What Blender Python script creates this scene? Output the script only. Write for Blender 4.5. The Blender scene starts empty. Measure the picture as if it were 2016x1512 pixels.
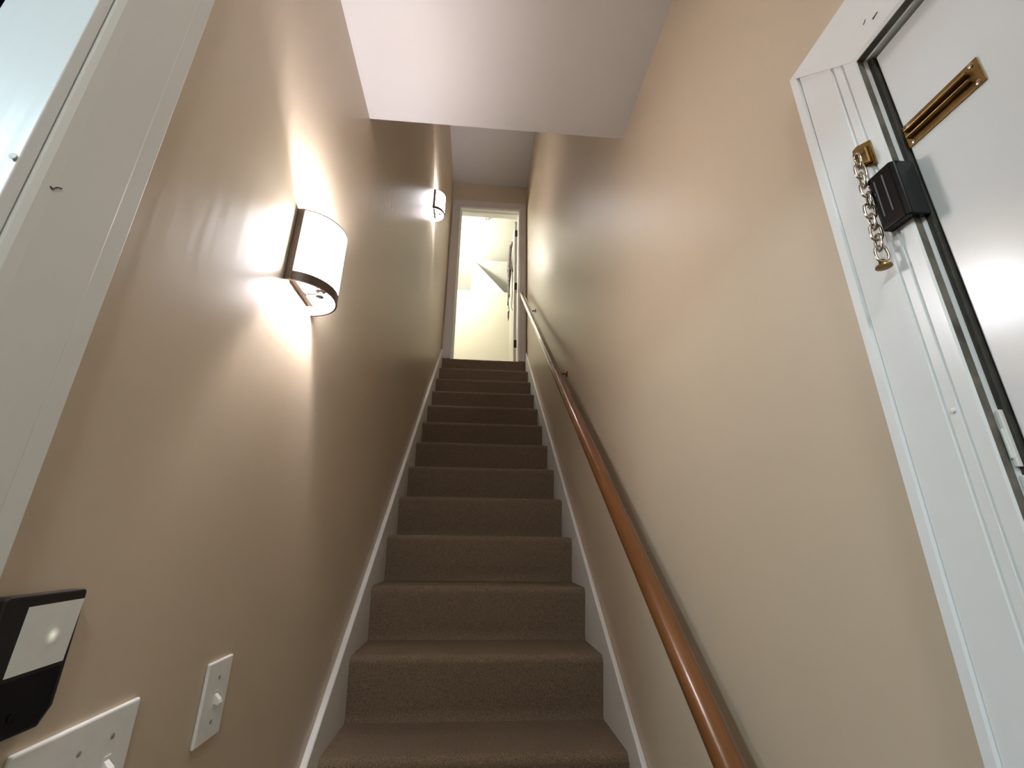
import bpy, bmesh, math, random
from mathutils import Vector, Matrix
random.seed(4)
D = bpy.data
C = bpy.context.scene.collection
PI = math.pi
H = 1.494                       # camera height above the hall floor

# ---------------------------------------------------------------- camera, world, exposure
cam_d = D.cameras.new('camera'); cam = D.objects.new('camera', cam_d); C.objects.link(cam)
bpy.context.scene.camera = cam
cam_d.sensor_fit = 'HORIZONTAL'; cam_d.sensor_width = 36.0
cam_d.lens = 867.7 * 36.0 / 2016.0
cam_d.clip_start = 0.02; cam_d.clip_end = 100
Rt = Vector((0.99666277, -0.08077924, 0.01174881))
Up = Vector((-0.03833422, -0.3361028, 0.94104484))
Fw = Vector((0.07206808, 0.93835474, 0.33807776))
cam.matrix_world = Matrix(((Rt.x, Up.x, -Fw.x, 0), (Rt.y, Up.y, -Fw.y, 0), (Rt.z, Up.z, -Fw.z, H), (0, 0, 0, 1)))

world = D.worlds.new('night'); bpy.context.scene.world = world
world.use_nodes = True
world.node_tree.nodes['Background'].inputs[0].default_value = (0.02, 0.03, 0.06, 1)
world.node_tree.nodes['Background'].inputs[1].default_value = 0.3

vs = bpy.context.scene.view_settings
vs.view_transform = 'Standard'; vs.look = 'None'; vs.gamma = 1.0
vs.use_curve_mapping = False
vs.exposure = 0.86

SCONCE_W = 12.0                  # watts of each sconce bulb
SCONCE_SHADE = 23.0              # glow of the lit shades
SCONCE_COL = (1.0, 0.955, 0.985)
ATTIC_GLOW = 90.0                # glow of the attic lamp's globe
ATTIC_COL = (1.0, 0.955, 0.80)
PORCH_W = 22.0
PORCH_COL = (0.72, 0.93, 1.0)
HALL_FILL_W = 6.5  # added lamp behind the viewer, brightens the lower hall
HALL_FILL_COL = (0.90, 0.97, 1.0)

# ---------------------------------------------------------------- measured places (metres; origin below the camera)
XL, XR = -0.4066, 0.4656        # wall faces
SL, SR = -0.3881, 0.4497        # inner faces of the stair skirt boards
RISE, RUN = 0.19, 0.2217
Y0, Z0 = 1.4607, H - 0.5442     # nosing of the fifth step
Y1 = Y0 - 4 * RUN               # first nosing
ZC1, YC1 = H + 1.3449, 1.138    # low ceiling and where it stops
ZC2, YE = H + 4.0, 4.1465       # high ceiling, end wall
ZLAND = H + 1.7358

# ---------------------------------------------------------------- materials
def mat(name, col, rough=0.5, metal=0.0, noise=0.0, nscale=8.0, bump=0.0, bscale=60.0, stretch=None, spec=0.5, coat=0.0):
    m = D.materials.new(name); m.use_nodes = True
    nt = m.node_tree; b = nt.nodes['Principled BSDF']
    b.inputs['Base Color'].default_value = (*col, 1)
    b.inputs['Roughness'].default_value = rough
    b.inputs['Metallic'].default_value = metal
    b.inputs['Specular IOR Level'].default_value = spec
    b.inputs['Coat Weight'].default_value = coat
    tc = nt.nodes.new('ShaderNodeTexCoord')
    mp = nt.nodes.new('ShaderNodeMapping'); nt.links.new(tc.outputs['Object'], mp.inputs[0])
    if stretch: mp.inputs['Scale'].default_value = stretch
    if noise:
        n = nt.nodes.new('ShaderNodeTexNoise'); n.inputs['Scale'].default_value = nscale; n.inputs['Detail'].default_value = 4
        nt.links.new(mp.outputs[0], n.inputs['Vector'])
        r = nt.nodes.new('ShaderNodeValToRGB')
        r.color_ramp.elements[0].position = 0.3; r.color_ramp.elements[1].position = 0.7
        r.color_ramp.elements[0].color = (*[c * (1 - noise) for c in col], 1)
        r.color_ramp.elements[1].color = (*[min(1, c * (1 + noise)) for c in col], 1)
        nt.links.new(n.outputs['Fac'], r.inputs[0]); nt.links.new(r.outputs[0], b.inputs['Base Color'])
    if bump:
        n2 = nt.nodes.new('ShaderNodeTexNoise'); n2.inputs['Scale'].default_value = bscale; n2.inputs['Detail'].default_value = 1
        nt.links.new(mp.outputs[0], n2.inputs['Vector'])
        bp = nt.nodes.new('ShaderNodeBump'); bp.inputs['Strength'].default_value = bump; bp.inputs['Distance'].default_value = 0.002
        nt.links.new(n2.outputs['Fac'], bp.inputs['Height']); nt.links.new(bp.outputs[0], b.inputs['Normal'])
    return m

M = {}
M['wall'] = mat('beige satin wall paint', (0.57, 0.47, 0.35), 0.40, bump=0.4, bscale=22, stretch=(1.6, 1.6, 0.25))
M['ceil'] = mat('white ceiling paint', (0.56, 0.53, 0.515), 0.8)
M['attic'] = mat('cream attic paint', (0.80, 0.78, 0.68), 0.7)
M['attic_white'] = mat('white attic paint', (0.86, 0.87, 0.84), 0.7)
M['trim'] = mat('white gloss trim paint', (0.78, 0.80, 0.80), 0.26, bump=0.22, bscale=30, stretch=(2, 2, 0.2))
M['casing_grey'] = mat('off white eggshell casing paint', (0.72, 0.72, 0.69), 0.5)
M['skirt'] = mat('white skirt board paint', (0.78, 0.77, 0.75), 0.4, bump=0.1, bscale=40)
M['attic_trim'] = mat('warm white door casing paint', (0.62, 0.58, 0.55), 0.4)
M['door'] = mat('white gloss door paint', (0.72, 0.74, 0.75), 0.2, bump=0.12, bscale=9)
M['carpet'] = mat('brown carpet', (0.205, 0.152, 0.104), 0.95, noise=0.55, nscale=420, bump=1.0, bscale=520, spec=0.15)
M['hall_floor'] = mat('dark hall floor', (0.12, 0.08, 0.05), 0.5, noise=0.2)
M['wood'] = mat('varnished brown wood', (0.165, 0.062, 0.018), 0.26, noise=0.3, nscale=5, bump=0.05, bscale=60, stretch=(6, 0.5, 0.5), coat=0.25)
M['bronze'] = mat('brushed bronze', (0.105, 0.075, 0.058), 0.42, metal=0.6, noise=0.12, nscale=40, bump=0.1, bscale=120, stretch=(1, 1, 0.1))
M['brass'] = mat('aged brass', (0.24, 0.15, 0.055), 0.33, metal=1.0, noise=0.25, nscale=60)
M['steel'] = mat('nickel plated chain', (0.50, 0.45, 0.38), 0.2, metal=1.0)
M['black'] = mat('black gloss plastic', (0.004, 0.004, 0.006), 0.16, spec=0.25)
M['black_soft'] = mat('black satin plastic', (0.010, 0.010, 0.011), 0.35)
M['plastic'] = mat('white switch plastic', (0.80, 0.80, 0.77), 0.35, noise=0.03, nscale=60)
M['screen'] = mat('pale grey screen', (0.76, 0.77, 0.72), 0.25, noise=0.04, nscale=50)
M['screw'] = mat('painted screw', (0.35, 0.35, 0.33), 0.4, metal=0.3)
M['fitting'] = mat('dark lamp fitting', (0.05, 0.042, 0.036), 0.6)
M['dark_metal'] = mat('dark hinge bronze', (0.06, 0.045, 0.03), 0.4, metal=0.8)
M['navy'] = mat('navy painted wall', (0.008, 0.014, 0.035), 0.5)  # darkness beyond the left doorway put into the wall colour
M['scarf'] = mat('grey patterned scarf cloth', (0.20, 0.175, 0.16), 0.9, noise=0.8, nscale=38)
M['beads'] = mat('dark beads', (0.05, 0.035, 0.03), 0.4)
M['gap'] = mat('dark weather strip', (0.02, 0.02, 0.018), 0.8)  # shade deep in the door gap, put into the colour
M['seal'] = mat('dark rubber door seal', (0.035, 0.033, 0.027), 0.6, noise=0.4, nscale=60)  # rubber seal, with the shade of the gap in its colour
M['old_seal'] = mat('grubby olive door seal', (0.13, 0.12, 0.095), 0.7, noise=0.5, nscale=45)  # shade along the casing's inner edge, put into an olive colour
M['ridge'] = mat('worn grey plastic ridge', (0.10, 0.10, 0.105), 0.3)  # thin highlights on the lock keep put into a grey colour
M['scuff'] = mat('dark scuff', (0.08, 0.08, 0.075), 0.9)

def emis(name, col, strength, base=(0.8, 0.8, 0.8)):
    m = D.materials.new(name); m.use_nodes = True
    b = m.node_tree.nodes['Principled BSDF']
    b.inputs['Base Color'].default_value = (*base, 1); b.inputs['Roughness'].default_value = 0.6
    b.inputs['Emission Color'].default_value = (*col, 1); b.inputs['Emission Strength'].default_value = strength
    return m
M['bulb'] = emis('lit bulb glass', SCONCE_COL, 25)
M['led'] = mat('screen with soft indicator glow', (0.76, 0.77, 0.72), 0.25)  # soft bright spot put into the screen by radial emission
nt = M['led'].node_tree; b = nt.nodes['Principled BSDF']
g = nt.nodes.new('ShaderNodeTexGradient'); g.gradient_type = 'SPHERICAL'
tc = nt.nodes.new('ShaderNodeTexCoord'); mp = nt.nodes.new('ShaderNodeMapping')
mp.inputs['Location'].default_value = (-110 * (XL + 0.0145), -110 * 0.5035, -110 * (H - 0.087)); mp.inputs['Scale'].default_value = (110, 110, 110)
mu = nt.nodes.new('ShaderNodeMath'); mu.operation = 'POWER'; mu.inputs[1].default_value = 2.0
m2 = nt.nodes.new('ShaderNodeMath'); m2.operation = 'MULTIPLY'; m2.inputs[1].default_value = 0.35
nt.links.new(tc.outputs['Object'], mp.inputs[0]); nt.links.new(mp.outputs[0], g.inputs[0]); nt.links.new(g.outputs['Fac'], mu.inputs[0])
nt.links.new(mu.outputs[0], m2.inputs[0]); nt.links.new(m2.outputs[0], b.inputs['Emission Strength'])
b.inputs['Emission Color'].default_value = (0.9, 1.0, 0.75, 1)
M['diffuser'] = emis('lit lamp diffuser', ATTIC_COL, ATTIC_GLOW)
M['porch_diffuser'] = emis('lit porch diffuser', PORCH_COL, 4)

for k in ('bulb', 'diffuser', 'porch_diffuser', 'led'): M[k].cycles.emission_sampling = 'NONE'   # lamps inside them cast the light, except for the screen spot

# lit linen shade: glowing cloth with fine horizontal threads
sh = D.materials.new('lit white linen shade'); sh.use_nodes = True
nt = sh.node_tree; b = nt.nodes['Principled BSDF']
b.inputs['Base Color'].default_value = (0.85, 0.85, 0.87, 1); b.inputs['Roughness'].default_value = 0.8
tc = nt.nodes.new('ShaderNodeTexCoord'); mp = nt.nodes.new('ShaderNodeMapping'); mp.inputs['Scale'].default_value = (9, 9, 190)
nz = nt.nodes.new('ShaderNodeTexNoise'); nz.inputs['Scale'].default_value = 1.0; nz.inputs['Detail'].default_value = 3
rp = nt.nodes.new('ShaderNodeValToRGB'); rp.color_ramp.elements[0].position = 0.30; rp.color_ramp.elements[1].position = 0.52
rp.color_ramp.elements[0].color = (0.62, 0.66, 0.80, 1); rp.color_ramp.elements[1].color = (1.0, 0.97, 0.98, 1)
nt.links.new(tc.outputs['Object'], mp.inputs[0]); nt.links.new(mp.outputs[0], nz.inputs['Vector'])
nt.links.new(nz.outputs['Fac'], rp.inputs[0]); nt.links.new(rp.outputs[0], b.inputs['Emission Color'])
b.inputs['Emission Strength'].default_value = SCONCE_SHADE
M['shade'] = sh

# ---------------------------------------------------------------- mesh helpers
def box(bm, x0, x1, y0, y1, z0, z1):
    v = [bm.verts.new((x, y, z)) for x in (x0, x1) for y in (y0, y1) for z in (z0, z1)]
    for f in ((0, 1, 3, 2), (4, 6, 7, 5), (0, 4, 5, 1), (2, 3, 7, 6), (0, 2, 6, 4), (1, 5, 7, 3)):
        bm.faces.new([v[i] for i in f])

def prism(bm, pts, a, b, axis):
    """extrude a 2-D outline along an axis; pts are the two other coordinates in x,y,z order"""
    def P(p, t):
        q = list(p); q.insert(axis, t); return q
    A = [bm.verts.new(P(p, a)) for p in pts]; B = [bm.verts.new(P(p, b)) for p in pts]
    n = len(pts)
    bm.faces.new(A); bm.faces.new(B[::-1])
    for i in range(n): bm.faces.new((A[i], A[(i + 1) % n], B[(i + 1) % n], B[i]))

def tube(bm, path, r, seg=10, closed=False, caps=True):
    rings = []; n = len(path); path = [Vector(p) for p in path]
    rr = r if isinstance(r, (list, tuple)) else [r] * n
    ref = None
    for i, p in enumerate(path):
        if closed: t = path[(i + 1) % n] - path[i - 1]
        else: t = path[min(i + 1, n - 1)] - path[max(i - 1, 0)]
        t.normalize()
        if ref is None:
            ref = Vector((0, 0, 1)) if abs(t.z) < 0.9 else Vector((1, 0, 0))
        u = t.cross(ref); u.normalize(); w = u.cross(t); w.normalize(); ref = w
        rings.append([bm.verts.new(p + rr[i] * (math.cos(2 * PI * k / seg) * u + math.sin(2 * PI * k / seg) * w)) for k in range(seg)])
    m = n if closed else n - 1
    for i in range(m):
        a, b_ = rings[i], rings[(i + 1) % n]
        for k in range(seg): bm.faces.new((a[k], a[(k + 1) % seg], b_[(k + 1) % seg], b_[k]))
    if caps and not closed:
        bm.faces.new(rings[0][::-1]); bm.faces.new(rings[-1])

def lathe(bm, prof, center, axis=2, seg=20):
    """revolve (radius, along) pairs about an axis through center"""
    rings = []
    for r, t in prof:
        ring = []
        for k in range(seg):
            a = 2 * PI * k / seg; q = [r * math.cos(a), r * math.sin(a)]; q.insert(axis, t)
            ring.append(bm.verts.new(Vector(q) + Vector(center)))
        rings.append(ring)
    for i in range(len(rings) - 1):
        for k in range(seg): bm.faces.new((rings[i][k], rings[i][(k + 1) % seg], rings[i + 1][(k + 1) % seg], rings[i + 1][k]))
    bm.faces.new(rings[0][::-1]); bm.faces.new(rings[-1])

def obj(name, bm, m, parent=None, smooth=False, bevel=0.0, bseg=2):
    bmesh.ops.recalc_face_normals(bm, faces=bm.faces)
    me = D.meshes.new(name); bm.to_mesh(me); bm.free()
    me.materials.append(M[m] if isinstance(m, str) else m)
    o = D.objects.new(name, me); C.objects.link(o)
    if smooth:
        for p in me.polygons: p.use_smooth = True
        if smooth != 'all':
            try: me.set_sharp_from_angle(angle=math.radians(40))
            except Exception: pass
    if bevel:
        md = o.modifiers.new('bevel', 'BEVEL'); md.width = bevel; md.segments = bseg; md.limit_method = 'ANGLE'
        md.angle_limit = math.radians(35)
    if parent: o.parent = parent; o.matrix_parent_inverse = parent.matrix_world.inverted()
    return o

def bxo(name, dims, m, parent=None, bevel=0.0, bseg=2):
    bm = bmesh.new(); box(bm, *dims)
    return obj(name, bm, m, parent, bevel=bevel, bseg=bseg)

def thing(name, label, cat, loc=(0, 0, 0), group=None, kind=None):
    o = D.objects.new(name, None); C.objects.link(o); o.location = loc; o.empty_display_size = 0.05
    o.matrix_world = Matrix.Translation(loc)
    if label: o['label'] = label
    if cat: o['category'] = cat
    if group: o['group'] = group
    if kind: o['kind'] = kind
    return o

def struct(o, label, cat):
    o['kind'] = 'structure'; o['label'] = label; o['category'] = cat
    return o

# ================================================================= THE SETTING
WT = 0.10
WL = 0.068
YB = -1.30                       # wall behind the camera
LO0, LO1, LOZ = -0.28, 0.328, 2.27     # doorway in the left wall
bm = bmesh.new()
box(bm, XL - WL, XL, LO1, YE + 0.13, 0, ZC2)
box(bm, XL - WL, XL, YB, LO0, 0, ZC2)
box(bm, XL - WL, XL, LO0, LO1, LOZ, ZC2)
struct(obj('wall_left', bm, 'wall'), 'beige painted wall on the left carrying both lit sconces', 'wall')

RO0, RO1, ROZ = -0.47, 0.3405, H + 0.565
bm = bmesh.new()
box(bm, XR, XR + WT, RO1 + 0.004, YE + 0.13, 0, ZC2)
box(bm, XR, XR + WT, YB, RO0, 0, ZC2)
box(bm, XR, XR + WT, RO0, RO1 + 0.004, ROZ + 0.004, ZC2)
struct(obj('wall_right', bm, 'wall'), 'beige painted wall on the right behind the wooden handrail', 'wall')

struct(bxo('wall_front', (XL - WT, XR + WT, YB - 0.1, YB, 0, ZC1), 'wall'), 'beige painted wall behind the viewer', 'wall')
struct(bxo('floor', (-2.2, XR + WT, YB - 0.1, 0.62, -0.08, 0.0), 'hall_floor'), 'dark floor at the foot of the stairs', 'floor')

bm = bmesh.new(); box(bm, XL, XR, YB, YC1, ZC1, ZC1 + 0.03)
struct(obj('ceiling', bm, 'ceil'), 'low white ceiling over the foot of the stairs', 'ceiling')
struct(bxo('wall_bulkhead', (XL, XR, YC1 - 0.06, YC1 - 0.001, ZC1 + 0.03, ZC2), 'wall'), 'beige wall rising above the low ceiling edge', 'wall')
bm = bmesh.new(); box(bm, XL, XR, YC1 - 0.06, YE, ZC2, ZC2 + 0.06)
o = obj('ceiling', bm, 'ceil'); struct(o, 'high white ceiling above the upper stairs', 'ceiling')

# end wall with its doorway
DX0, DX1, DZ1 = -0.306, 0.383, H + 3.636
bm = bmesh.new()
box(bm, XL, DX0, YE, YE + 0.12, ZLAND, ZC2)
box(bm, DX1, XR, YE, YE + 0.12, ZLAND, ZC2)
box(bm, DX0, DX1, YE, YE + 0.12, DZ1, ZC2)
struct(obj('wall_end', bm, 'wall'), 'beige wall around the doorway at the top of the stairs', 'wall')

# stairs: seventeen carpeted steps, waterfall carpet over rounded nosings
stairs = thing('staircase', 'steep straight staircase in brown carpet between beige walls', 'staircase', (0, Y1, 0))
def step_mesh(first, last):
    r = 0.021; nose = 0.033
    pts = [(RUN + nose + 0.004 if not last else 0.10, 0.0)]
    pts.append((r + 0.02, 0.0))
    for k in range(0, 9):
        a = PI / 2 + k * (PI / 2 + 0.17) / 8
        pts.append((r + r * math.cos(a), -r + r * math.sin(a)))
    pts.append((nose * 0.80, -RISE * 0.80)); pts.append((nose - 0.002, -RISE + 0.012)); pts.append((nose - 0.008, -RISE))
    pts.append((0.09 if last else RUN + nose + 0.004, -RISE))
    bm = bmesh.new()
    nx = 28
    # lengthwise rows so the carpet edge can roll down a little at the skirts
    cols = []
    for i in range(nx + 1):
        x = SL + (SR - SL) * i / nx
        edge = min(x - SL, SR - x)
        dip = -0.004 * math.exp(-edge / 0.012)
        wob = 0.0015 * math.sin(i * 1.7 + random.random())
        cols.append([bm.verts.new((x, p[0] - (dip + wob * 0.3) * 0.7, p[1] + dip * 0.6 + wob * 0.35)) for p in pts])
    n = len(pts)
    for i in range(nx):
        for j in range(n - 1): bm.faces.new((cols[i][j], cols[i + 1][j], cols[i + 1][j + 1], cols[i][j + 1]))
    bm.faces.new(cols[0]); bm.faces.new(cols[-1][::-1])
    for i in range(nx):
        bm.faces.new((cols[i][n - 1], cols[i + 1][n - 1], cols[i + 1][0], cols[i][0]))
    return bm
proto = obj('step', step_mesh(False, False), 'carpet', smooth=True)
for k in range(17):
    if k == 16: s = obj('step', step_mesh(False, True), 'carpet', smooth=True)
    else:
        s = proto if k == 0 else proto.copy()
        if k: C.objects.link(s)
    s.location = (0, Y1 + RUN * k, RISE * (k + 1))
    s.parent = stairs; s.matrix_parent_inverse = stairs.matrix_world.inverted()

# skirt boards beside the steps
sl = RISE / RUN
def skirt(name, xa, xb, label):
    off = 0.0966
    yb, yt = Y1 - 0.06, YE - 0.024
    z = lambda y: RISE + (y - Y1) * sl + off
    bm = bmesh.new()
    prism(bm, [(yb, 0.0), (yb, z(yb)), (yt, z(yt)), (yt, z(yt) - 0.52), (yb + 0.42, 0.0)], xa, xb, 0)
    struct(obj(name, bm, 'skirt', bevel=0.004), label, 'trim')
skirt('trim_1', XL, SL, 'white sloping skirt board beside the steps on the left wall')
skirt('trim_2', SR, XR, 'white sloping skirt board beside the steps under the handrail')

# casing of the doorway in the left wall, and its glossy lining
XF = -0.387
t3 = thing('trim_3', 'wide off-white door casing on the left wall beside the viewer', 'trim', (XL, 0.38, 0), kind='structure')
bm = bmesh.new()
prism(bm, [(XL, 0.429), (XF, 0.4285), (XF - 0.0003, 0.408), (XF, 0.4065), (XF, 0.345), (XF - 0.001, 0.335), (XF - 0.004, 0.329), (XL, 0.328)], 0, LOZ, 2)
obj('casing_board', bm, 'casing_grey', t3, bevel=0.0012)
bxo('casing_board', (XL, XF, LO0 - 0.1, 0.429, LOZ, LOZ + 0.1), 'casing_grey', t3, bevel=0.002)
bxo('casing_board', (XL, XF, LO0 - 0.1, LO0, 0, LOZ), 'casing_grey', t3, bevel=0.002)
bm = bmesh.new(); box(bm, XL - WL, XF - 0.005, LO1 - 0.012, LO1 - 0.0005, 0, LOZ - 0.001)
obj('door_lining', bm, 'trim', t3, bevel=0.001)
bxo('door_lining', (XL - WL, XL, LO0, LO0 + 0.012, 0, LOZ), 'trim', t3)
bxo('door_lining', (XL - WL, XL, LO0 + 0.012, LO1 - 0.012, LOZ - 0.012, LOZ), 'trim', t3)
bm = bmesh.new(); tube(bm, [(XF + 0.0004, 0.350, H + 0.2985), (XF + 0.0004, 0.346, H + 0.296), (XF + 0.0004, 0.3435, H + 0.2915), (XF + 0.0004, 0.341, H + 0.2925)], 0.0006, 6)
obj('scuff_mark', bm, 'scuff', t3)
bm = bmesh.new(); lathe(bm, [(0.0008, 0), (0.0032, 0.0006), (0.0026, 0.002), (0.0006, 0.0024)], (XF - 0.008, LO1 - 0.0148, H + 0.298), 1, 9)
obj('paint_chip', bm, 'casing_grey', t3, smooth=True)

# vestibule beyond the left doorway (its darkness put into navy walls)
VX = -2.2
struct(bxo('wall_vestibule', (VX - 0.1, VX, YB, 1.1, 0, 2.6), 'navy'), 'navy wall in the dark vestibule beyond the left casing', 'wall')
struct(bxo('wall_vestibule', (VX, XL - WL, 1.0, 1.1, 0, 2.6), 'navy'), 'navy end wall of the vestibule beyond the left casing', 'wall')
struct(bxo('wall_vestibule', (VX, XL - WL, YB - 0.1, YB, 0, 2.6), 'navy'), 'navy near wall of the vestibule beyond the left casing', 'wall')
struct(bxo('ceiling', (VX - 0.1, XL - WL, YB - 0.1, 1.1, 2.6, 2.68), 'navy'), 'dark ceiling of the vestibule beyond the left casing', 'ceiling')
struct(bxo('floor', (VX - 0.1, XL - WL, 0.62, 1.1, -0.08, 0.0), 'hall_floor'), 'dark floor of the vestibule beyond the left casing', 'floor')

# ------------------------------------------------- entry door on the right
CF = 0.446                         # front of its casing
prof = [(0.4355, XR), (0.4355, CF + 0.001), (0.4345, CF), (0.4235, CF), (0.4222, CF + 0.004), (0.4205, CF + 0.0025), (0.3745, CF + 0.0005),
        (0.3722, CF + 0.0032), (0.3700, CF + 0.0005), (0.3612, CF + 0.0005), (0.3592, CF + 0.0028), (0.3572, CF), (0.3440, CF), (0.3422, CF + 0.0015), (0.3422, CF + 0.0095),
        (0.3397, CF + 0.0105), (0.3397, XR + 0.05), (0.344, XR + 0.05), (0.344, XR)]
t4 = thing('trim_4', 'white grooved casing around the entry door on the right', 'trim', (XR, 0.4, 0), kind='structure')
ZH = H + 0.563                     # inner top edge
def mitre(y): return ZH + (y - 0.3422) * (H + 0.659 - ZH) / (0.4355 - 0.3422)
bm = bmesh.new()
A = [bm.verts.new((x, y, 0)) for y, x in prof]; B = [bm.verts.new((x, y, mitre(y))) for y, x in prof]
n = len(prof); bm.faces.new(A[::-1]); bm.faces.new(B)
for i in range(n): bm.faces.new((A[i], A[(i + 1) % n], B[(i + 1) % n], B[i]))
obj('casing_board', bm, 'trim', t4)
hp = [(0.4355, XR), (0.4355, CF + 0.0015), (0.4335, CF - 0.0005), (0.3475, CF - 0.0005), (0.3422, CF + 0.001), (0.3422, CF + 0.0095), (0.3397, CF + 0.0105), (0.3397, XR + 0.05), (0.344, XR + 0.05), (0.344, XR)]
bm = bmesh.new()
A = [bm.verts.new((x, y, mitre(y))) for y, x in hp]; yo = RO0
B = [bm.verts.new((x, yo - (y - 0.3422), mitre(y))) for y, x in hp]
n = len(hp); bm.faces.new(A[::-1]); bm.faces.new(B)
for i in range(n): bm.faces.new((A[i], A[(i + 1) % n], B[(i + 1) % n], B[i]))
obj('casing_head', bm, 'trim', t4)
bm = bmesh.new()
A = [bm.verts.new((x, yo - (y - 0.3422), 0)) for y, x in hp]; B = [bm.verts.new((x, yo - (y - 0.3422), mitre(y))) for y, x in hp]
bm.faces.new(A[::-1]); bm.faces.new(B)
for i in range(n): bm.faces.new((A[i], A[(i + 1) % n], B[(i + 1) % n], B[i]))
obj('casing_board', bm, 'trim', t4)
bm = bmesh.new(); lathe(bm, [(0.0003, -0.0012), (0.0022, -0.0008), (0.0024, 0.0004)], (CF, 0.3655, H + 0.122), 0, 10)
obj('nail_head', bm, 'plastic', t4, smooth=True)
bm = bmesh.new(); tube(bm, [(CF - 0.0006, 0.309, H + 0.586), (CF - 0.0006, 0.302, H + 0.5875)], [0.0012, 0.0006], 6)
obj('scuff_mark', bm, 'scuff', t4)
bm = bmesh.new(); tube(bm, [(CF - 0.0006, 0.320, H + 0.594), (CF - 0.0006, 0.316, H + 0.597)], 0.0006, 6)
obj('scuff_mark', bm, 'scuff', t4)
# strike plates painted over in the gap
for z0, z1, y0_, x0_ in ((H + 0.065, H + 0.115, 0.3365, 0.4545), (H - 0.02, H + 0.058, 0.3362, 0.4550), (H + 0.072, H + 0.098, 0.3380, 0.4530)):
    bxo('strike_plate', (x0_, 0.4645, y0_, 0.3400, z0, z1), 'plastic', t4, bevel=0.0006)
bxo('weather_strip', (0.4585, 0.4700, 0.3337, 0.3397, 0, ZH - 0.004), 'seal', t4)  # rubber seal, dark enough to carry the gap's shade too
bxo('weather_strip', (CF + 0.0016, CF + 0.0092, 0.3417, 0.34225, 0, ZH - 0.001), 'old_seal', t4)  # painted shade of the casing's inner edge, as a thin strip
bxo('weather_strip', (CF + 0.0016, CF + 0.0092, RO0, 0.3417, ZH - 0.0008, ZH + 0.0002), 'old_seal', t4)  # the same painted seam shade along the head
bxo('weather_strip', (0.470, 0.490, RO0, 0.3397, 0, ZH - 0.003), 'gap', t4)  # dark sheet behind the leaf, stands for shade in the gap

DF = 0.462                         # door face
d1 = thing('door_1', 'white painted entry door on the right with brass chain track', 'door', (DF + 0.02, 0, 0), kind='structure')
bxo('door_leaf', (DF, DF + 0.008, RO0 + 0.004, 0.3325, 0.008, ZH - 0.006), 'door', d1, bevel=0.0016)

# ------------------------------------------------- top doorway: casing, lining, open door
t5 = thing('trim_5', 'white casing around the bright doorway at the top of the stairs', 'trim', (0, YE, ZLAND), kind='structure')
YF = YE - 0.020
def casing_piece(x0, x1, z0, z1, inner):
    bm = bmesh.new(); box(bm, x0, x1, YF, YE, z0, z1)
    obj('casing_board', bm, 'attic_trim', t5, bevel=0.003)
ZD1 = DZ1
casing_piece(-0.393, DX0, ZLAND, ZD1, 1)
casing_piece(DX1, 0.456, ZLAND, ZD1, 1)
casing_piece(-0.393, 0.456, ZD1, ZD1 + 0.096, 1)
# a thin inner bead and the lining
for dims in ((DX0 - 0.012, DX0, YF - 0.006, YF, ZLAND, ZD1), (DX1, DX1 + 0.012, YF - 0.006, YF, ZLAND, ZD1), (DX0 - 0.012, DX1 + 0.012, YF - 0.006, YF, ZD1, ZD1 + 0.012)):
    bxo('casing_bead', dims, 'attic_trim', t5, bevel=0.002)
for dims in ((DX0, DX0 + 0.012, YE - 0.01, YE + 0.12, ZLAND, ZD1 - 0.012), (DX1 - 0.012, DX1, YE - 0.01, YE + 0.12, ZLAND, ZD1 - 0.012), (DX0, DX1, YE - 0.01, YE + 0.12, ZD1 - 0.012, ZD1)):
    bxo('door_lining', dims, 'attic_white', t5)
for dims in ((DX0 + 0.012, DX0 + 0.022, YE + 0.03, YE + 0.065, ZLAND, ZD1 - 0.012), (DX0 + 0.012, DX1 - 0.012, YE + 0.03, YE + 0.065, ZD1 - 0.024, ZD1 - 0.012)):
    bxo('door_stop', dims, 'attic_white', t5, bevel=0.002)

LX0, LX1, LY0, LY1, LZ0, LZ1 = 0.338, 0.366, YE + 0.135, YE + 0.80, ZLAND + 0.012, ZD1 - 0.03
d2 = thing('door_2', 'white attic door standing open at the top of the stairs', 'door', (LX1, LY0, ZLAND), kind='structure')
bxo('door_leaf', (LX0, LX1, LY0, LY1, LZ0, LZ1), 'attic_trim', d2, bevel=0.002)
for zz in (H + 3.43, H + 2.71, H + 2.00):
    hg = bxo('hinge', (LX0 + 0.003, LX1 + 0.007, LY0 - 0.004, LY0, zz - 0.045, zz + 0.045), 'dark_metal', d2, bevel=0.004)
    bm = bmesh.new(); tube(bm, [(LX1 + 0.006, LY0 - 0.008, zz - 0.047), (LX1 + 0.006, LY0 - 0.008, zz + 0.047)], 0.006, 10)
    obj('knuckle', bm, 'dark_metal', hg, smooth=True)

# ------------------------------------------------- attic room beyond
AX0, AX1, AY1 = -2.0, 1.6, 8.2
AZ0, AZ1 = ZLAND, H + 4.0
FY = 5.65
struct(bxo('floor', (AX0, AX1, YE + 0.10, AY1, AZ0 - 0.08, AZ0), 'carpet'), 'carpeted floor of the bright attic room', 'floor')
bm = bmesh.new(); box(bm, AX0, AX1, YE + 0.12, FY, AZ1, AZ1 + 0.05); box(bm, AX0, -0.185, FY, AY1, AZ1, AZ1 + 0.05)
struct(obj('ceiling', bm, 'attic_white'), 'flat white ceiling of the attic room seen through the doorway', 'ceiling')
bm = bmesh.new(); prism(bm, [(FY, AZ1), (FY, AZ1 + 0.05), (AY1, AZ1 - 2.0), (AY1, AZ1 - 2.05)], -0.185, AX1, 0)
struct(obj('ceiling', bm, 'attic_white'), 'sloping white ceiling at the back of the attic room', 'ceiling')
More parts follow.
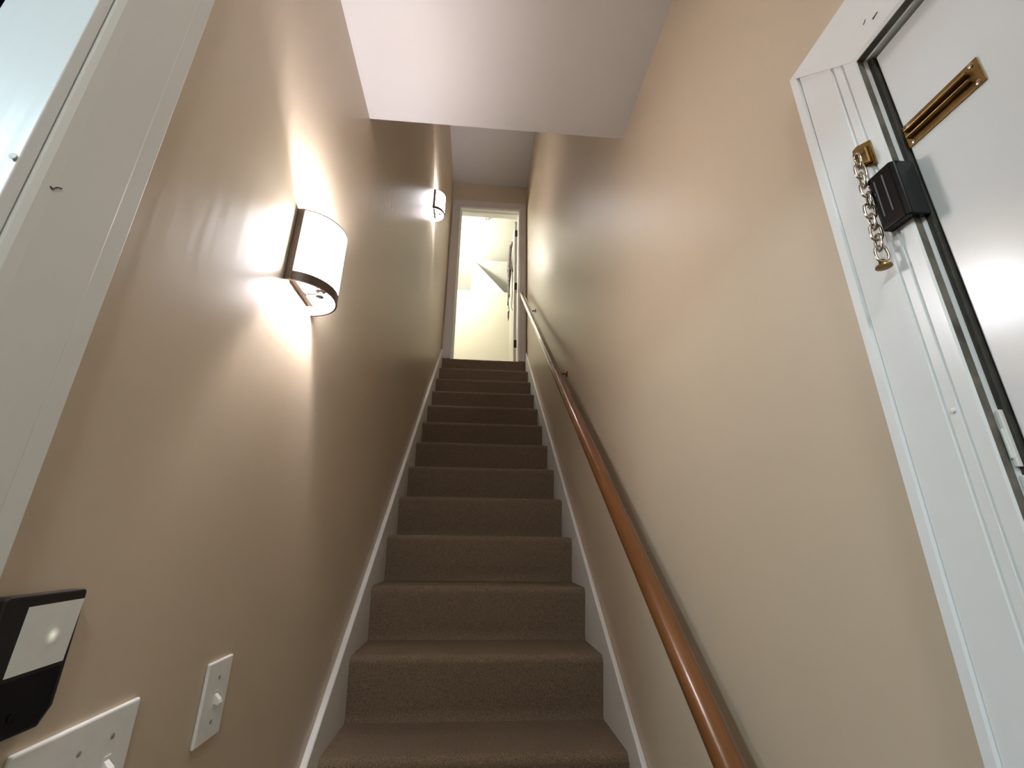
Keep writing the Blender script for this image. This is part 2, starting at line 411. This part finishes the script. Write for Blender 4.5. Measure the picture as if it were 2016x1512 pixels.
# gable partition with a sloping top, and the low wall it rises from
KZ = H + 3.44
bm = bmesh.new()
prism(bm, [(-0.19, KZ), (-0.19, AZ1), (-0.175, AZ1), (0.335, KZ - 0.012), (AX1, KZ - 0.012 - 0.9), (AX1, KZ - 1.0), (-0.19, KZ - 1.0)], FY, FY + 0.06, 1)
struct(obj('wall_partition', bm, 'attic_white'), 'white partition with a diagonal top edge in the attic room', 'wall')
bm = bmesh.new(); box(bm, AX0, AX1, FY - 0.05, FY, AZ0, KZ - 0.006)
struct(obj('wall_knee', bm, 'attic'), 'low cream wall facing the doorway in the attic room', 'wall')
struct(bxo('wall_attic', (AX0, -0.185, FY + 0.9, FY + 1.0, AZ0, AZ1), 'attic_white'), 'grey shaded alcove wall above the low cream wall', 'wall')
struct(bxo('wall_attic', (-0.185, -0.145, FY + 0.06, FY + 0.9, AZ0, AZ1), 'attic_white'), 'side wall of the attic alcove', 'wall')
struct(bxo('wall_attic', (AX0 - 0.1, AX0, YE + 0.12, AY1, AZ0, AZ1), 'attic'), 'left wall of the attic room', 'wall')
struct(bxo('wall_attic', (AX1, AX1 + 0.1, YE + 0.12, AY1, AZ0, AZ1), 'attic'), 'right wall of the attic room', 'wall')
bm = bmesh.new(); box(bm, AX0, XL - WT, YE, YE + 0.12, AZ0, AZ1); box(bm, XR + WT, AX1, YE, YE + 0.12, AZ0, AZ1)
struct(obj('wall_attic', bm, 'attic'), 'near wall of the attic room beside the doorway', 'wall')

# ================================================================= THINGS
# ---- wall sconces
def make_sconce(label):
    t = thing('wall_sconce', label, 'sconce', (XL, 0.884, H + 0.586), group='half-cylinder wall sconces on the left wall')
    o = Vector((XL, 0.884, H + 0.586)); R = 0.080; hz = 0.088
    P = lambda x, y, z: (o.x + x, o.y + y, o.z + z)
    # back plate holding the socket (open above and below)
    bxo('back_plate', (o.x, o.x + 0.013, o.y - 0.056, o.y + 0.056, o.z - hz + 0.012, o.z + hz - 0.040), 'bronze', t, bevel=0.0012)
    # shade: half cylinder shell
    bm = bmesh.new(); seg = 32; th = 0.0016
    def shell(bm, ra, rb, z0, z1, a0=0.0, a1=PI):
        rows = []
        for i in range(seg + 1):
            a = a0 + (a1 - a0) * i / seg; cx, cy = math.sin(a), -math.cos(a)
            rows.append([bm.verts.new(P(0.0 + rb * cx + 0.0005, rb * cy, z0)), bm.verts.new(P(rb * cx + 0.0005, rb * cy, z1)), bm.verts.new(P(ra * cx + 0.0005, ra * cy, z1)), bm.verts.new(P(ra * cx + 0.0005, ra * cy, z0))])
        for i in range(seg):
            for j in range(4): bm.faces.new((rows[i][j], rows[i + 1][j], rows[i + 1][(j + 1) % 4], rows[i][(j + 1) % 4]))
        bm.faces.new(rows[0]); bm.faces.new(rows[-1][::-1])
    shell(bm, R - th - 0.001, R - 0.001, -hz + 0.004, hz - 0.002, 0.02, PI - 0.02)
    obj('shade', bm, 'shade', t, smooth=True)
    bm = bmesh.new(); shell(bm, R - 0.0035, R + 0.0005, -hz, -hz + 0.021)
    obj('bottom_band', bm, 'bronze', t, smooth=True)
    bm = bmesh.new(); shell(bm, R - 0.0030, R + 0.0002, hz - 0.0025, hz)
    obj('top_rim', bm, 'bronze', t, smooth=True)
    for s in (-1, 1):
        bxo('side_strip', (o.x, o.x + 0.0155, min(o.y + s * (R + 0.0012), o.y + s * (R - 0.003)), max(o.y + s * (R + 0.0012), o.y + s * (R - 0.003)), o.z - hz, o.z + hz), 'bronze', t, bevel=0.0006)
    # socket arm, socket, bulb, finial
    bm = bmesh.new(); tube(bm, [P(0.012, 0, -0.074), P(0.046, 0, -0.074)], 0.0024, 10)
    arm = obj('socket_arm', bm, 'fitting', t, smooth=True)
    bm = bmesh.new(); lathe(bm, [(0.0015, 0), (0.006, 0.001), (0.006, 0.005), (0.0028, 0.006)], P(0.013, 0, -0.074), 0, 14)
    obj('finial', bm, 'fitting', arm, smooth=True)
    bm = bmesh.new(); lathe(bm, [(0.003, -0.083), (0.0085, -0.081), (0.0085, -0.077), (0.004, -0.075), (0.004, -0.070), (0.0105, -0.068), (0.0105, -0.050)], P(0.046, 0, 0), 2, 16)
    obj('socket', bm, 'fitting', arm, smooth=True)
    bm = bmesh.new(); lathe(bm, [(0.008, -0.050), (0.009, -0.040), (0.014, -0.026), (0.0145, -0.014), (0.010, -0.004), (0.003, 0.0)], P(0.046, 0, 0), 2, 16)
    obj('bulb', bm, 'bulb', t, smooth=True)
    l = D.lights.new('bulb_light', 'POINT'); l.energy = SCONCE_W; l.color = SCONCE_COL; l.shadow_soft_size = 0.02
    lo = D.objects.new('bulb_light', l); C.objects.link(lo); lo.location = P(0.046, 0, 0.022); lo.parent = t
    lo.matrix_parent_inverse = t.matrix_world.inverted()
    return t
def copy_tree(root, loc):
    r = root.copy(); C.objects.link(r); r.location = loc
    for ch in list(root.children):
        c = ch.copy(); C.objects.link(c); c.parent = r; c.matrix_parent_inverse = ch.matrix_parent_inverse.copy()
        for g in list(ch.children):
            q = g.copy(); C.objects.link(q); q.parent = c; q.matrix_parent_inverse = g.matrix_parent_inverse.copy()
    return r
s1 = make_sconce('lit half-cylinder wall sconce lower on the left wall, the larger looking one')
s2 = copy_tree(s1, (XL, 2.80, H + 2.455))
s2['label'] = 'lit half-cylinder wall sconce high on the left wall near the top doorway'

# ---- handrail
hr = thing('handrail', 'round varnished brown wooden handrail on the right wall', 'handrail', (XR, 2.2, H))
RX = 0.396; RR = 0.0225
zr = lambda y: H - 0.315 + 0.8605 * (y - 0.788)
ya, yb_ = 0.60, 3.99
bm = bmesh.new()
dirv = Vector((0, 1, 0.8605)).normalized()
seg = 24; ringset = []
nrm = Vector((0, -dirv.z, dirv.y)); xx = Vector((1, 0, 0))
ys = [ya, ya + 0.004, ya + 0.01] + [ya + 0.01 + (yb_ - ya - 0.02) * i / 24 for i in range(1, 24)] + [yb_ - 0.01, yb_ - 0.004, yb_]
for i, y in enumerate(ys):
    c = Vector((RX, y, zr(y))); rad = RR
    if i in (0, len(ys) - 1): rad = RR - 0.007
    if i in (1, len(ys) - 2): rad = RR - 0.002
    ring = []
    for k in range(seg):
        a = 2 * PI * k / seg; u, w = math.cos(a) * rad, math.sin(a) * rad * 1.08
        w = max(w, -rad * 0.86)                    # flat along the underside
        ring.append(bm.verts.new(c + xx * u + nrm * w))
    ringset.append(ring)
for i in range(len(ringset) - 1):
    for k in range(seg): bm.faces.new((ringset[i][k], ringset[i][(k + 1) % seg], ringset[i + 1][(k + 1) % seg], ringset[i + 1][k]))
bm.faces.new(ringset[0][::-1]); bm.faces.new(ringset[-1])
obj('rail', bm, 'wood', hr, smooth=True)
for y in (2.20, 3.46):
    zc = zr(y)
    bm = bmesh.new()
    pts = [(RX + 0.004, y, zc - 0.024), (RX + 0.012, y, zc - 0.034), (RX + 0.030, y - 0.004, zc - 0.040), (RX + 0.055, y - 0.008, zc - 0.040), (XR - 0.004, y - 0.010, zc - 0.040)]
    tube(bm, pts, 0.0055, 10)
    br = obj('bracket', bm, 'wood', hr, smooth=True)
    bm = bmesh.new(); lathe(bm, [(0.019, 0.0), (0.019, -0.003), (0.014, -0.006), (0.007, -0.007)], (XR, y - 0.010, zc - 0.040), 0, 16)
    obj('wall_rose', bm, 'wood', br, smooth=True)

# ---- black wall panel
wp = thing('wall_panel', 'black plastic wall panel with a pale screen beside the left casing', 'wall panel', (XL, 0.49, H - 0.11))
PF = XL + 0.014
bm = bmesh.new(); prism(bm, [(0.4455, H - 0.052), (0.4510, H - 0.0495), (0.528, H - 0.0495), (0.5305, H - 0.052), (0.5305, H - 0.150), (0.520, H - 0.1645), (0.4455, H - 0.1645)], XL, PF, 0)
obj('housing', bm, 'black_soft', wp, bevel=0.0018)
bm = bmesh.new(); prism(bm, [(0.4700, H - 0.0595), (0.5285, H - 0.0585), (0.5250, H - 0.1125), (0.4685, H - 0.1145)], PF - 0.001, PF + 0.0006, 0)
sc = obj('screen', bm, 'screen', wp)
bm = bmesh.new(); lathe(bm, [(0.0090, 0.0003), (0.0090, 0.00075), (0.0005, 0.0008)], (PF, 0.5035, H - 0.087), 0, 14)
obj('indicator_light', bm, 'led', sc, smooth=True)  # emissive disc laid flat on the screen
bm = bmesh.new(); prism(bm, [(0.4475, H - 0.118), (0.5255, H - 0.1165), (0.5255, H - 0.150), (0.518, H - 0.161), (0.4475, H - 0.161)], PF - 0.001, PF + 0.0012, 0)
obj('lower_cover', bm, 'black', wp, bevel=0.0008)
bm = bmesh.new(); lathe(bm, [(0.0035, 0.0), (0.0035, 0.0012), (0.0022, 0.0016)], (PF + 0.001, 0.487, H - 0.1475), 0, 16)
obj('button', bm, 'black', wp, smooth=True)

# ---- switches
def switch(name, label, y0, y1, z0, z1, gangs, cat='light switch'):
    t = thing(name, label, cat, (XL, (y0 + y1) / 2, (z0 + z1) / 2))
    xf = XL + 0.0058
    bm = bmesh.new(); box(bm, XL, xf, y0, y1, z0, z1)
    obj('cover_plate', bm, 'plastic', t, bevel=0.0042, bseg=3)
    zc = (z0 + z1) / 2
    for g in gangs:
        bm = bmesh.new(); box(bm, xf - 0.001, xf + 0.0004, g - 0.0052, g + 0.0052, zc - 0.0125, zc + 0.0125)
        obj('toggle_collar', bm, 'plastic', t, bevel=0.0006)
        bm = bmesh.new()
        prism(bm, [(xf, zc - 0.006), (xf, zc + 0.008), (xf + 0.0085, zc + 0.0005), (xf + 0.0105, zc - 0.0045), (xf + 0.007, zc - 0.008)], g - 0.0040, g + 0.0040, 1)
        obj('toggle', bm, 'plastic', t, bevel=0.0008)
        for s in (-1, 1):
            bm = bmesh.new(); lathe(bm, [(0.0030, -0.0005), (0.0030, 0.0003), (0.0014, 0.0008)], (xf, g, zc + s * 0.0302), 0, 12)
            obj('screw', bm, 'screw', t, smooth=True)
    return t
switch('light_switch', 'white single toggle switch on the left wall, nearest the steps', 0.828, 0.900, H - 0.296, H - 0.184, [0.864])
switch('triple_switch', 'wide white triple switch plate below the black wall panel', 0.5135, 0.6765, H - 0.301, H - 0.184, [0.549, 0.595, 0.641])

# ---- door furniture on the right
dt = thing('chain_track', 'brass slotted chain track screwed to the white entry door', 'door chain', (DF, 0.295, H + 0.425))
ty0, ty1, tz0, tz1 = 0.2545, 0.3322, H + 0.4125, H + 0.4425
bm = bmesh.new(); box(bm, DF - 0.0016, DF, ty0, ty1, tz0, tz1)
obj('base_plate', bm, 'brass', dt, bevel=0.0005)
for za, zb in ((tz0 + 0.0085, tz0 + 0.0125), (tz0 + 0.0175, tz0 + 0.0215)):
    bm = bmesh.new(); prism(bm, [(DF - 0.0016, za), (DF - 0.0060, za), (DF - 0.0075, (za + zb) / 2), (DF - 0.0060, zb), (DF - 0.0016, zb)], ty0 + 0.009, ty1 - 0.004, 1)
    obj('channel_rail', bm, 'brass', dt, bevel=0.0006)
for yy in (ty0 + 0.006, ty1 - 0.006):
    for zz in (tz0 + 0.004, tz1 - 0.004):
        bm = bmesh.new(); lathe(bm, [(0.0026, 0.0), (0.0024, -0.0008), (0.001, -0.0012)], (DF - 0.0016, yy, zz), 0, 12)
        obj('screw', bm, 'steel', dt, smooth=True)

dk = thing('lock_keep', 'black box-shaped rim lock keep on the entry door casing', 'lock', (CF, 0.348, H + 0.36))
bm = bmesh.new(); KF = 0.4345
prism(bm, [(KF, 0.3650), (KF, 0.3375), (KF + 0.004, 0.3335), (0.4600, 0.3335), (0.4600, 0.3395), (0.4458, 0.3395), (0.4458, 0.3650)], H + 0.325, H + 0.396, 2)
obj('keep_body', bm, 'black', dk, bevel=0.0016, bseg=3)
for yy in (0.3575, 0.3475):
    bm = bmesh.new(); box(bm, KF - 0.0008, KF + 0.0005, yy - 0.0007, yy + 0.0007, H + 0.340, H + 0.388)
    obj('ridge', bm, 'ridge', dk, bevel=0.0003)  # grey lines stand for highlights on the black body

dc = thing('door_chain', 'brass chain anchor with nickel chain hanging beside the black keep', 'door chain', (CF, 0.367, H + 0.43))
bm = bmesh.new(); prism(bm, [(0.3555, H + 0.414), (0.3785, H + 0.428), (0.3785, H + 0.4565), (0.3720, H + 0.4575), (0.3555, H + 0.450)], CF - 0.0018, CF + 0.0004, 0)
obj('anchor_plate', bm, 'brass', dc, bevel=0.0006)
bm = bmesh.new(); prism(bm, [(0.3590, H + 0.420), (0.3765, H + 0.428), (0.3765, H + 0.448), (0.3700, H + 0.450), (0.3590, H + 0.444)], CF - 0.0065, CF - 0.0015, 0)
obj('anchor_boss', bm, 'brass', dc, bevel=0.0018, bseg=3)
bm = bmesh.new(); lathe(bm, [(0.0032, 0.0), (0.003, -0.001), (0.001, -0.0014)], (CF - 0.0065, 0.3700, H + 0.440), 0, 12)
obj('screw', bm, 'dark_metal', dc, smooth=True)
def link_mesh(L, W, r):
    bm = bmesh.new(); path = []
    for k in range(20):
        a = 2 * PI * k / 20
        path.append((W * math.cos(a), 0, L * math.sin(a) + math.copysign(0.003, math.sin(a)) * (1 if abs(math.sin(a)) > 0.2 else abs(math.sin(a)) / 0.2)))
    tube(bm, path, r, 8, closed=True)
    return bm
# eyelet on the boss, then ten links hanging
lx, ly, lz = CF - 0.0115, 0.3665, H + 0.428
first = obj('link', link_mesh(0.0072, 0.0054, 0.0015), 'steel', smooth='all')
nl = 10
for i in range(nl):
    o = first if i == 0 else first.copy()
    if i: C.objects.link(o)
    o.location = (lx + 0.0006 * math.sin(i * 2.1) - 0.0002 * i, ly + 0.0007 * i + 0.0008 * math.sin(i * 1.3), lz - i * 0.0140)
    o.rotation_euler = (0.06 * math.sin(i * 1.9), 0.0, (PI / 2 - 0.35 if i % 2 == 0 else -0.35) + 0.15 * math.sin(i * 2.7))
    o.parent = dc; o.matrix_parent_inverse = dc.matrix_world.inverted()
ez = lz - nl * 0.0140 + 0.001
bm = bmesh.new(); lathe(bm, [(0.002, 0.0065), (0.0035, 0.004), (0.0022, 0.001), (0.0075, -0.001), (0.0078, -0.003), (0.004, -0.0045)], (lx - 0.002, ly + 0.0075, ez), 2, 16)
obj('slide_button', bm, 'brass', dc, smooth=True)

# ---- smoke detector in the attic
sm = thing('smoke_detector', 'round white smoke detector on the attic ceiling above the doorway', 'smoke detector', (-0.005, 4.70, AZ1))
bm = bmesh.new(); lathe(bm, [(0.052, 0.0), (0.055, -0.006), (0.053, -0.012)], (-0.005, 4.70, AZ1), 2, 28)
obj('base', bm, 'plastic', sm, smooth=True)
bm = bmesh.new(); lathe(bm, [(0.050, -0.012), (0.049, -0.026), (0.040, -0.034), (0.018, -0.036)], (-0.005, 4.70, AZ1), 2, 28)
cv = obj('cover', bm, 'plastic', sm, smooth=True)
bm = bmesh.new(); lathe(bm, [(0.012, -0.0355), (0.011, -0.039), (0.004, -0.040)], (-0.005, 4.70, AZ1), 2, 16)
obj('test_button', bm, 'screw', cv, smooth=True)

# ---- scarf and necklaces hanging on the open attic door
hk = thing('door_hook', 'small dark hook at the top of the hanging scarf on the open door', 'hook', (LX0, 4.56, H + 3.47))
bm = bmesh.new(); tube(bm, [(LX0, 4.56, H + 3.49), (LX0 - 0.018, 4.56, H + 3.485), (LX0 - 0.034, 4.56, H + 3.46), (LX0 - 0.040, 4.56, H + 3.475)], 0.004, 8)
obj('hook_arm', bm, 'dark_metal', hk, smooth=True)
bxo('hook_plate', (LX0 - 0.003, LX0, 4.545, 4.575, H + 3.45, H + 3.52), 'dark_metal', hk, bevel=0.001)

sfm = bmesh.new()
rows, colsn = 46, 22
grid = []
for i in range(rows + 1):
    t = i / rows; z = H + 3.465 - 0.80 * t
    wy = 0.012 + 0.075 * math.sin(min(1, t * 1.5) * PI * 0.62) * (1 - 0.35 * t)
    row = []
    for j in range(colsn):
        a = 2 * PI * j / colsn
        f = 1 + 0.28 * math.sin(5 * a + 7 * t) + 0.14 * math.sin(9 * a - 11 * t + 1)
        row.append(sfm.verts.new((LX0 - 0.028 - 0.018 * t + (0.006 + 0.016 * math.sin(PI * min(1, t * 1.2 + 0.05))) * math.sin(a) * f, 4.565 + 0.02 * t + wy * math.cos(a) * (0.9 + 0.1 * f), z + 0.012 * math.sin(3 * a))))
    grid.append(row)
for i in range(rows):
    for j in range(colsn): sfm.faces.new((grid[i][j], grid[i][(j + 1) % colsn], grid[i + 1][(j + 1) % colsn], grid[i + 1][j]))
sfm.faces.new(grid[0]); sfm.faces.new(grid[-1][::-1])
sf = obj('scarf', sfm, 'scarf', smooth='all'); sf['label'] = 'grey patterned scarf bunched on the open attic door'; sf['category'] = 'scarf'

def necklace(label, y, w, z0, z1, xo, r, pend=0.0, mt='beads', group='necklaces on the open attic door'):
    t = thing('necklace', label, 'necklace', (LX0 - xo, y, z0), group=group)
    bm = bmesh.new(); pts = []
    for k in range(29):
        a = PI * k / 28; pts.append((LX0 - xo - 0.012 * math.sin(a * 3), y - w * math.cos(a) * (1 - 0.2 * math.sin(a)), z0 - (z0 - z1) * math.sin(a) ** 0.75))
    tube(bm, pts, r, 6); obj('cord', bm, mt, t, smooth='all')
    if pend:
        bm = bmesh.new(); lathe(bm, [(0.002, 0.012), (0.008, 0.004), (0.010, -0.004), (0.009, -pend * 0.6), (0.003, -pend)], (LX0 - xo, y, z1), 2, 10)
        obj('pendant', bm, mt, t, smooth=True)
    return t
necklace('thick dark bead necklace, highest of those on the attic door', 4.42, 0.02, H + 3.40, H + 3.00, 0.020, 0.007)
necklace('long thin dark necklace with a drop pendant on the attic door', 4.71, 0.025, H + 3.35, H + 2.62, 0.030, 0.0035, 0.12)
necklace('fine dark necklace hanging in front of the grey scarf', 4.80, 0.03, H + 3.45, H + 2.90, 0.020, 0.0035, 0.03)
necklace('thin dark cord hanging flat on the attic door near its hinges', 4.45, 0.012, H + 2.75, H + 2.48, 0.004, 0.002)

# ---- lamps outside the picture that light the attic and the vestibule, and an added fill for the hall
def ceiling_lamp(name, label, x, y, z, r, energy, col, dm):
    t = thing(name, label, 'ceiling lamp', (x, y, z))
    bm = bmesh.new(); lathe(bm, [(r * 0.9, 0), (r, -0.01), (r, -0.025)], (x, y, z), 2, 28); obj('lamp_base', bm, 'plastic', t, smooth=True)
    bm = bmesh.new(); lathe(bm, [(r * 0.97, -0.025), (r * 0.9, -0.05), (r * 0.6, -0.075), (r * 0.15, -0.085)], (x, y, z), 2, 28); obj('diffuser', bm, dm, t, smooth=True)
    l = D.lights.new(name + '_light', 'AREA'); l.shape = 'DISK'; l.size = r * 1.8; l.energy = energy; l.color = col
    lo = D.objects.new(name + '_light', l); C.objects.link(lo); lo.location = (x, y, z - 0.10); lo.parent = t
    lo.matrix_parent_inverse = t.matrix_world.inverted()
AXL, AYL, AZL = -0.70, 5.05, AZ1 - 0.36
t = thing('attic_lamp', 'globe lamp on a short stem from the attic ceiling, left of the doorway', 'ceiling lamp', (AXL, AYL, AZ1))
bm = bmesh.new(); lathe(bm, [(0.06, 0), (0.055, -0.015), (0.012, -0.025), (0.008, -0.03), (0.008, -0.26)], (AXL, AYL, AZ1), 2, 20); obj('stem', bm, 'plastic', t, smooth=True)
bm = bmesh.new(); lathe(bm, [(0.02, 0.098)] + [(0.1 * math.sin(a * PI / 12), 0.1 * math.cos(a * PI / 12)) for a in range(2, 12)] + [(0.01, -0.0995)], (AXL, AYL, AZL), 2, 24); gl = obj('globe', bm, 'diffuser', t, smooth=True)
M['diffuser'].cycles.emission_sampling = 'AUTO'
ceiling_lamp('vestibule_lamp', 'round cool ceiling lamp in the vestibule beyond the left casing', -1.3, -0.75, 2.6, 0.13, PORCH_W, PORCH_COL, 'porch_diffuser')
ceiling_lamp('hall_lamp', 'round ceiling lamp in the hall behind the viewer', 0.02, -0.75, ZC1, 0.12, HALL_FILL_W, HALL_FILL_COL, 'porch_diffuser')  # unseen lamp added to lift the dark lower hall
